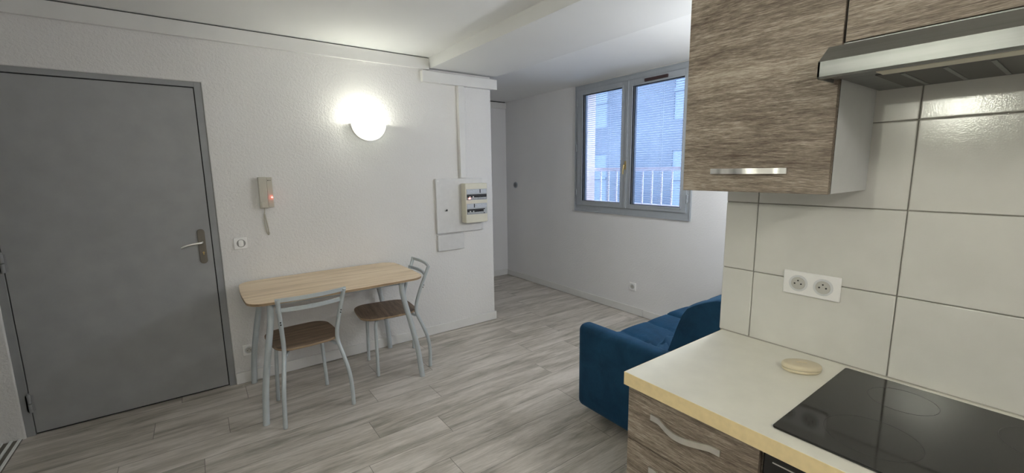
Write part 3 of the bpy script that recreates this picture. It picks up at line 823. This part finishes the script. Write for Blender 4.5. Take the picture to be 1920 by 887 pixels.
hobt = thing('ceramic_hob', 'black glass ceramic hob set into the cream worktop', 'hob', (1.318, 0.12, 0.875))
bm = B(); prism(bm, rounded(0.503, 0.58, 0.008), 0.8765, 0.8815, 0.0015, M=Matrix.Translation((1.3185, 0.118, 0))); child('glass_top', bm, M_hob, hobt)
bm = B(); prism(bm, rounded(0.495, 0.572, 0.008), 0.8752, 0.877, M=Matrix.Translation((1.3185, 0.118, 0))); child('seal', bm, M_black, hobt)
for (x, y, r) in ((1.20, 0.25, 0.09), (1.455, 0.25, 0.072), (1.20, -0.01, 0.072), (1.455, -0.01, 0.09)):
    t = bmesh.new(); n = 64
    a = [t.verts.new((x+r*math.cos(2*PI*k/n), y+r*math.sin(2*PI*k/n), 0.88165)) for k in range(n)]
    b_ = [t.verts.new((x+(r-0.0012)*math.cos(2*PI*k/n), y+(r-0.0012)*math.sin(2*PI*k/n), 0.88165)) for k in range(n)]
    for k in range(n): t.faces.new((a[k], a[(k+1) % n], b_[(k+1) % n], b_[k]))
    bm = B(); join(bm, t, 0); child('cooking_zone_ring', bm, M_hobmark, hobt)

def pull(parent, y0, y1, z, xf, base, rise=0.030, w=0.018):
    """arched flat pull handle along y on a front at xf"""
    bm = B(); pts = []
    n = 24
    for k in range(n+1):
        s = k/n
        y = y0+(y1-y0)*s
        e = min(s, 1-s)
        if e < 0.11: x = xf-0.004
        else:
            q = (e-0.11)/0.39; x = xf-0.004-rise*math.sin(q*PI/2)**1.3
        pts.append((x, y, z))
    bar(bm, pts, w, 0.0055, (0, 0, 1), smooth=False)
    return child('handle', bm, M_steel, parent, base=base, smooth=True)

# drawer unit
FD = CF+0.012
du = thing('drawer_unit', 'grey-brown wood drawer cabinet under the worktop end', 'kitchen cabinet', (1.3, 0.61, 0))
bm = B()
box(bm, FD+0.019, 1.59, 0.414, 0.430, 0.10, 0.832); box(bm, FD+0.019, 1.59, 0.792, 0.808, 0.10, 0.832)
box(bm, FD+0.019, 1.59, 0.43, 0.792, 0.10, 0.116); box(bm, 1.575, 1.59, 0.43, 0.792, 0.116, 0.832); box(bm, FD+0.019, 1.59, 0.43, 0.792, 0.80, 0.832)
child('body', bm, M_cab, du)
bm = B(); box(bm, FD+0.06, FD+0.076, 0.416, 0.806, 0.001, 0.10); child('plinth', bm, M_cab, du)
for (z0, z1, hz) in ((0.656, 0.827, 0.765), (0.482, 0.652, 0.592), (0.308, 0.478, 0.418), (0.104, 0.304, 0.240)):
    bm = B(); box(bm, FD, FD+0.018, 0.4165, 0.806, z0, z1, 0.0012); dr = child('drawer', bm, M_cab, du)
    pull(dr, 0.720, 0.508, hz, FD, (1.3, 0.61, 0))
# oven under the hob
ov = thing('oven', 'black built-in oven below the hob', 'oven', (1.3, 0.11, 0))
bm = B(); box(bm, FD+0.022, 1.58, -0.185, 0.405, 0.235, 0.825); child('body', bm, M_black, ov)
bm = B(); box(bm, FD+0.006, FD+0.022, -0.187, 0.408, 0.715, 0.828, 0.002); child('control_panel', bm, M_oven, ov)
for y in (0.3, 0.11, -0.08):
    bm = B(); cyl(bm, (FD-0.006, y, 0.765), 0.018, 0.024, 'x', 28, bev=0.002); child('knob', bm, M_black, ov, smooth=True)
bm = B(); box(bm, FD+0.002, FD+0.022, -0.187, 0.408, 0.237, 0.711, 0.002); dr = child('oven_door', bm, M_oven, ov)
bm = B(); cyl(bm, (FD-0.038, 0.11, 0.67), 0.008, 0.5, 'y', bev=0.002); box(bm, FD-0.038, FD+0.004, 0.33, 0.345, 0.664, 0.676); box(bm, FD-0.038, FD+0.004, -0.125, -0.11, 0.664, 0.676); child('handle', bm, M_steel, dr, base=(1.3, 0.11, 0), smooth=True)
bm = B(); box(bm, FD+0.004, FD+0.008, -0.17, 0.388, 0.8055, 0.8075); child('panel_line', bm, M_steel, ov)
bm = B(); box(bm, FD+0.01, 1.56, -0.19, 0.41, 0.10, 0.231, 0.001); child('kick_drawer', bm, M_cab, ov)
bm = B(); box(bm, FD+0.06, FD+0.076, -0.185, 0.405, 0.001, 0.10); child('plinth', bm, M_cab, ov)
# sink side unit next to it (keeps the worktop supported)
bu = thing('base_cabinet', 'grey-brown wood base cabinet beyond the oven', 'kitchen cabinet', (1.3, -1.0, 0))
bm = B(); box(bm, FD+0.019, 1.59, -1.88, -0.195, 0.10, 0.832); child('body', bm, M_carc, bu)
bm = B(); box(bm, FD+0.06, FD+0.076, -1.88, -0.195, 0.001, 0.10); child('plinth', bm, M_cab, bu)
for y0 in (-0.617, -1.037, -1.457, -1.878):
    bm = B(); box(bm, FD, FD+0.018, y0, y0+0.416, 0.104, 0.827, 0.0012); dr = child('door', bm, M_cab, bu)
    pull(dr, y0+0.31, y0+0.1, 0.765, FD, (1.3, -1.0, 0))

# wall cabinets
XD = 1.31
wc = thing('wall_cabinet', 'tall grey-brown wood wall cabinet with one chrome handle left of the hood', 'kitchen cabinet', (1.46, 0.62, 1.427))
bm = B()
box(bm, XD+0.019, XK-0.001, 0.4165, 0.4325, 1.4275, 2.13); box(bm, XD+0.019, XK-0.001, 0.812, 0.828, 1.4275, 2.13)
box(bm, XD+0.019, XK-0.001, 0.4325, 0.812, 1.4275, 1.4435); box(bm, XD+0.019, XK-0.001, 0.4325, 0.812, 2.114, 2.13); box(bm, XK-0.006, XK-0.001, 0.4325, 0.812, 1.4435, 2.114)
child('body', bm, M_carc, wc, label='white carcass')
bm = B(); box(bm, XD+0.0165, XD+0.0195, 0.4175, 0.826, 1.429, 2.128); child('dark_gap_layer', bm, M_dark, wc)  # near-black sheet filling the gap between door and carcass
bm = B(); box(bm, XD, XD+0.017, 0.4175, 0.8275, 1.4265, 2.132, 0.0012); dr = child('door', bm, M_cab, wc)
pull(dr, 0.732, 0.516, 1.488, XD, (1.46, 0.62, 1.427), rise=0.026, w=0.016)
hc = thing('wall_cabinet', 'short grey-brown wood wall cabinet above the extractor hood', 'kitchen cabinet', (1.46, 0.11, 1.80))
bm = B(); box(bm, XD+0.019, XK-0.001, -0.185, 0.413, 1.80, 2.13, 0.001); child('body', bm, M_carc, hc, label='white carcass')
bm = B(); box(bm, XD, XD+0.018, -0.187, 0.4115, 1.797, 2.132, 0.0012); child('door', bm, M_cab, hc)
oc = thing('wall_cabinet', 'grey-brown wood wall cabinet right of the extractor hood', 'kitchen cabinet', (1.46, -0.6, 1.427))
bm = B(); box(bm, XD+0.019, XK-0.001, -1.0, -0.195, 1.4275, 2.13, 0.001); child('body', bm, M_carc, oc, label='white carcass')
for y0 in (-0.594, -0.998):
    bm = B(); box(bm, XD, XD+0.018, y0, y0+0.4, 1.4265, 2.132, 0.0012); child('door', bm, M_cab, oc)

# extractor hood
hd = thing('extractor_hood', 'silver grey slim extractor hood under the short wall cabinet', 'extractor hood', (1.4, 0.12, 1.70))
bm = B()
prof = [(1.205, 1.706), (1.209, 1.702), (1.222, 1.7015), (1.222, 1.706), (1.213, 1.708), (1.210, 1.735), (1.262, 1.775), (1.305, 1.785), (1.305, 1.788), (1.260, 1.781), (1.205, 1.7395)]
Y0h, Y1h = -0.185, 0.428
def extr(bm, prof, ya, yb, mi=0):
    t = bmesh.new()
    f = t.faces.new([t.verts.new((x, ya, z)) for x, z in prof])
    e = bmesh.ops.extrude_face_region(t, geom=[f])
    for v in [q for q in e['geom'] if isinstance(q, bmesh.types.BMVert)]: v.co.y = yb
    join(bm, t, mi)
extr(bm, prof, Y0h, Y1h)
endp = [(1.205, 1.706), (1.209, 1.702), (1.300, 1.7025), (1.304, 1.787), (1.262, 1.781), (1.205, 1.7395)]
extr(bm, endp, Y1h-0.004, Y1h); extr(bm, endp, Y0h, Y0h+0.004)
child('visor', bm, M_hood, hd)
bm = B(); box(bm, 1.30, XK-0.002, -0.183, 0.4105, 1.7095, 1.793, 0.001); box(bm, 1.285, 1.306, -0.18, 0.409, 1.7095, 1.78)
box(bm, 1.212, 1.30, -0.18, 0.420, 1.709, 1.712)
child('housing', bm, M_hood, hd)
bm = B(); box(bm, 1.306, XK-0.03, -0.16, 0.345, 1.7062, 1.7093, 0.0008); child('grease_filter', bm, M_filter, hd)
for k in range(7):
    y = 0.30-k*0.07
    bm = B(); box(bm, 1.32, XK-0.05, y-0.004, y+0.004, 1.7045, 1.7065); child('filter_rib', bm, M_hood, hd)
bm = B(); box(bm, 1.250, 1.300, -0.16, 0.330, 1.7045, 1.709, 0.0015); child('lamp_cover', bm, M_cream, hd, label='yellowed lamp cover strip')
bm = B(); box(bm, 1.236, 1.256, 0.318, 0.352, 1.7078, 1.7092); child('slider_slot', bm, M_dark, hd)

# soap case on the worktop
sp_ = thing('oval_soap_dish', 'closed oval cream soap dish on the worktop beside the hob', 'soap dish', (1.452, 0.487, 0.8755), math.radians(-52))
def lens(bm, a, b_, prof, n=48):
    rings = []
    for (k, z) in prof:
        rings.append([bm.verts.new((a*k*math.cos(2*PI*i/n), b_*k*math.sin(2*PI*i/n), z)) for i in range(n)])
    for r0, r1 in zip(rings, rings[1:]):
        for i in range(n): bm.faces.new((r0[i], r0[(i+1) % n], r1[(i+1) % n], r1[i]))
    bm.faces.new(rings[0][::-1]); bm.faces.new(rings[-1])
bm = B(); lens(bm, 0.054, 0.036, [(0.80, 0.0), (0.90, 0.001), (0.97, 0.005), (0.985, 0.0095), (0.96, 0.0105)]); obj('base', bm, M_soap, sp_, smooth='all')
bm = B(); lens(bm, 0.054, 0.036, [(0.955, 0.0118), (1.0, 0.0128), (1.01, 0.016), (0.98, 0.0215), (0.92, 0.0245), (0.84, 0.0258), (0.6, 0.0262), (0.3, 0.0264)]); obj('lid', bm, M_soap, sp_, smooth='all')
bm = B(); tube(bm, [(-0.014, 0.0, 0.0266), (0.0, 0.004, 0.0267), (0.014, 0.0, 0.0266)], 0.0006, 6); obj('engraved_line', bm, M_edge, sp_)
bm = B(); lens(bm, 0.054, 0.036, [(0.93, 0.0098), (0.93, 0.0122)]); obj('seam', bm, M_grout, sp_)

# ------------------------------------------------------------------ table
tx, ty = 0.722, 3.158
tb = thing('dining_table', 'pale oak topped table with grey-blue tubular legs against the wall', 'table', (tx, ty, 0))
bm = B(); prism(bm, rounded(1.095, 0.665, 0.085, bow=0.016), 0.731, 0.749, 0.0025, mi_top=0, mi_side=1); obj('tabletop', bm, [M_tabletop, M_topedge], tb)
bm = B()
for y in (-0.255, 0.255): box(bm, -0.44, 0.395, y-0.009, y+0.009, 0.700, 0.7305, 0.002)
for x in (-0.435, 0.39): box(bm, x-0.009, x+0.009, -0.26, 0.26, 0.700, 0.7305, 0.002)
obj('underframe', bm, M_tube, tb)
def tleg(sx, sy):
    x0 = -0.435 if sx < 0 else 0.392
    xf = 0.199-tx if sx < 0 else 1.214-tx
    yf = 2.822-ty if sy < 0 else 3.478-ty
    y0 = 2.885-ty if sy < 0 else 3.415-ty
    pts = [(x0, y0, 0.729), (x0+(xf-x0)*0.06, y0+(yf-y0)*0.1, 0.62), (x0+(xf-x0)*0.45, y0+(yf-y0)*0.45, 0.42), (x0+(xf-x0)*0.80, y0+(yf-y0)*0.75, 0.22), (xf, yf, 0.006)]
    bm = B(); tube(bm, pts, 0.0188); l = obj('leg', bm, M_tube, tb, smooth=True)
    bm = B(); cyl(bm, (xf, yf, 0.004), 0.0192, 0.008); obj('foot_cap', bm, M_tube, l, smooth=True)
for sx in (-1, 1):
    for sy in (-1, 1): tleg(sx, sy)

# ------------------------------------------------------------------ chairs
def chair(label, loc, rotz):
    """local: sitter faces +y, origin between the rear feet"""
    r = thing('dining_chair', label, 'chair', loc, rotz, 'dining chairs at the table')
    rr = 0.0126
    zs = 0.443
    bm = B(); prism(bm, rounded(0.375, 0.40, 0.085, bow=0.012, taper=0.035), zs, zs+0.018, 0.004, mi_top=0, mi_side=1, M=Matrix.Translation((0, 0.27, 0)))
    obj('seat', bm, [M_seat, M_seatedge], r)
    for s in (-1, 1):
        # rear leg that runs on up as the back post
        bm = B()
        tube(bm, [(s*0.203, 0.0, 0.004), (s*0.200, -0.005, 0.11), (s*0.193, 0.002, 0.22), (s*0.176, 0.035, 0.33), (s*0.158, 0.072, 0.43), (s*0.156, 0.073, 0.49), (s*0.161, 0.058, 0.56), (s*0.172, 0.020, 0.67), (s*0.186, -0.028, 0.795)], rr)
        l = obj('rear_leg', bm, M_tube, r, smooth=True)
        for z in (0.630, 0.647):
            q = (z-0.56)/0.235
            bm = B(); sphere(bm, (s*(0.163+0.025*q), 0.056-0.086*q-0.0115, z), 0.0042, 10, 8); obj('screw', bm, M_dark, l, smooth=True)
        bm = B(); tube(bm, [(s*0.1645, 0.046, 0.594), (s*0.165, 0.045, 0.598)], rr+0.0006, smooth=False); obj('collar', bm, M_tube, l, smooth=True)
        bm = B()
        tube(bm, [(s*0.158, 0.385, 0.004), (s*0.150, 0.383, 0.20), (s*0.141, 0.380, 0.36), (s*0.134, 0.374, 0.405), (s*0.118, 0.360, 0.428), (s*0.09, 0.345, 0.434)], rr-0.0008)
        obj('front_leg', bm, M_tube, r, smooth=True)
    bm = B()
    for s in (-1, 1):
        tube(bm, [(s*0.150, 0.078, 0.412), (s*0.128, 0.11, 0.425), (s*0.112, 0.16, 0.432), (s*0.10, 0.345, 0.433)], 0.009, 10)
    tube(bm, [(-0.11, 0.345, 0.432), (0.11, 0.345, 0.432)], 0.010, 10, smooth=False)
    tube(bm, [(-0.115, 0.15, 0.432), (0.115, 0.15, 0.432)], 0.009, 10, smooth=False)
    obj('seat_frame', bm, M_tube, r, smooth=True)
    # two curved back rails
    def rail(z, y0, half, w, bow):
        pts = [(half*u, y0-bow*(1-u*u), z) for u in [-1+k/8 for k in range(17)]]
        bm = B(); bar(bm, pts, w, 0.011, (0, 0, 1), smooth=False); obj('back_rail', bm, M_tube, r, smooth=True)
    rail(0.789, -0.020, 0.197, 0.022, 0.030)
    rail(0.722, 0.010, 0.192, 0.022, 0.034)
    return r
chair('metal chair with dark oak seat at the left front of the table, facing the wall', (0.487, 2.715, 0), math.radians(4.4))
chair('metal chair with dark oak seat at the right end of the table, facing left', (1.35, 3.134, 0), math.radians(84.5))

# ------------------------------------------------------------------ sofa
sf = thing('sofa', 'petrol blue velvet sofa with quilted seat behind the kitchen wall', 'sofa', (2.6, 1.3, 0))
def soft(bm, x0, x1, y0, y1, z0, z1, r, seg=5): box(bm, x0, x1, y0, y1, z0, z1, r, seg)
def subdiv_grid_box(x0, x1, y0, y1, z0, z1, r, cuts):
    t = bmesh.new(); box(t, x0, x1, y0, y1, z0, z1, r, 4); return t
for xa, xb in ((1.738, 1.842), (3.40, 3.500)):
    bm = B(); soft(bm, xa, xb, 0.86, 1.748, 0.085, 0.603, 0.042, 6); child('armrest', bm, M_velvet, sf, smooth='all')
bm = B(); box(bm, 1.84, 3.40, 0.90, 1.76, 0.10, 0.29, 0.02, 3); child('base', bm, M_velvet, sf, smooth=True)
# quilted seat mattress, grid surface
def seatmesh(xa, xb, seams_x, ztop, mud):
    t = bmesh.new()
    nx, ny = int((xb-xa)/0.011), 84
    y0, y1 = 0.99, 1.757
    seam_y = 1.49
    def h(x, y):
        d = min(abs(x-s_) for s_ in seams_x); dy = abs(y-seam_y)
        c = -0.016*math.exp(-(d/0.012)**1.4) - 0.010*math.exp(-(d/0.06)**2)
        c *= min(1.0, 0.3+(y1-y)/0.14)
        c += -0.020*math.exp(-(dy/0.016)**1.4) - 0.012*math.exp(-(dy/0.06)**2)
        bt = -0.016*math.exp(-((d**2+dy**2)/(0.03**2)))
        # pulled creases fanning out from the tufts
        fan = 0.0035*math.sin(70*(y-seam_y)/(0.06+d*1.5))*math.exp(-d/0.10)*math.exp(-dy/0.16) if y > seam_y else 0
        wv = 0
        if y < seam_y:
            f = min(1, (seam_y-y)/0.05)
            u = (seam_y-y)+0.25*(x-xa)+0.05*math.sin(9*x)
            wv = f*(0.016*math.sin(62*u+2.2*math.sin(5*x))+0.009*math.sin(111*u+6*x+1)+0.018)
        ed = min(x-xa, xb-x, y1-y); rd = 0.05
        rr_ = 0 if ed > rd else -(rd-math.sqrt(max(0, rd*rd-(rd-ed)**2)))*0.9
        return ztop+c+bt+fan+wv+rr_
    top = [[t.verts.new((xa+(xb-xa)*i/nx, y0+(y1-y0)*j/ny, h(xa+(xb-xa)*i/nx, y0+(y1-y0)*j/ny))) for j in range(ny+1)] for i in range(nx+1)]
    bot = [[t.verts.new((v.co.x, v.co.y, 0.285)) for v in (row[0], row[-1])] for row in top]
    for i in range(nx):
        for j in range(ny): t.faces.new((top[i][j], top[i+1][j], top[i+1][j+1], top[i][j+1]))
        t.faces.new((top[i][ny], top[i+1][ny], bot[i+1][1], bot[i][1]))
        t.faces.new((top[i][0], bot[i][0], bot[i+1][0], top[i+1][0]))
        t.faces.new((bot[i][0], bot[i][1], bot[i+1][1], bot[i+1][0]))
    for i, sgn in ((0, 1), (nx, -1)):
        f = [bot[i][0]]+[top[i][j] for j in range(ny+1)]+[bot[i][1]]
        t.faces.new(f if sgn > 0 else f[::-1])
    return t
child('seat_cushion', seatmesh(1.845, 2.632, [1.84, 2.118, 2.392], 0.478, 3), M_velvet, sf, smooth='all')
child('seat_cushion', seatmesh(2.637, 3.398, [2.90, 3.16], 0.486, 5), M_velvet, sf, smooth='all')
# reclined backrest, profile extruded along x
bm = B()
prof = [(1.31, 0.40), (1.275, 0.50), (1.24, 0.60), (1.208, 0.70), (1.182, 0.77), (1.155, 0.812), (1.115, 0.84), (1.06, 0.868), (1.00, 0.892), (0.95, 0.893), (0.915, 0.875), (0.90, 0.83), (0.93, 0.60), (0.96, 0.40)]
xs = [(1.905, 0.93), (1.912, 0.965), (1.93, 0.988), (1.955, 1.0), (2.60, 1.0), (3.33, 1.0), (3.36, 0.97), (3.375, 0.92)]
cy_ = sum(p[0] for p in prof)/len(prof); cz_ = sum(p[1] for p in prof)/len(prof)
rings = [[bm.verts.new((x, cy_+(y-cy_)*k, cz_+(z-cz_)*k)) for y, z in prof] for x, k in xs]
for a, b_ in zip(rings, rings[1:]):
    for i in range(len(prof)): bm.faces.new((a[i], a[(i+1) % len(prof)], b_[(i+1) % len(prof)], b_[i]))
bm.faces.new(rings[0]); bm.faces.new(rings[-1][::-1])
child('backrest', bm, M_velvet, sf, smooth='all')
for x in (1.90, 3.34):
    for y in (0.97, 1.66):
        bm = B(); cyl(bm, (x, y, 0.0505), 0.022, 0.099, r2=0.028); child('foot', bm, M_black, sf, smooth=True)
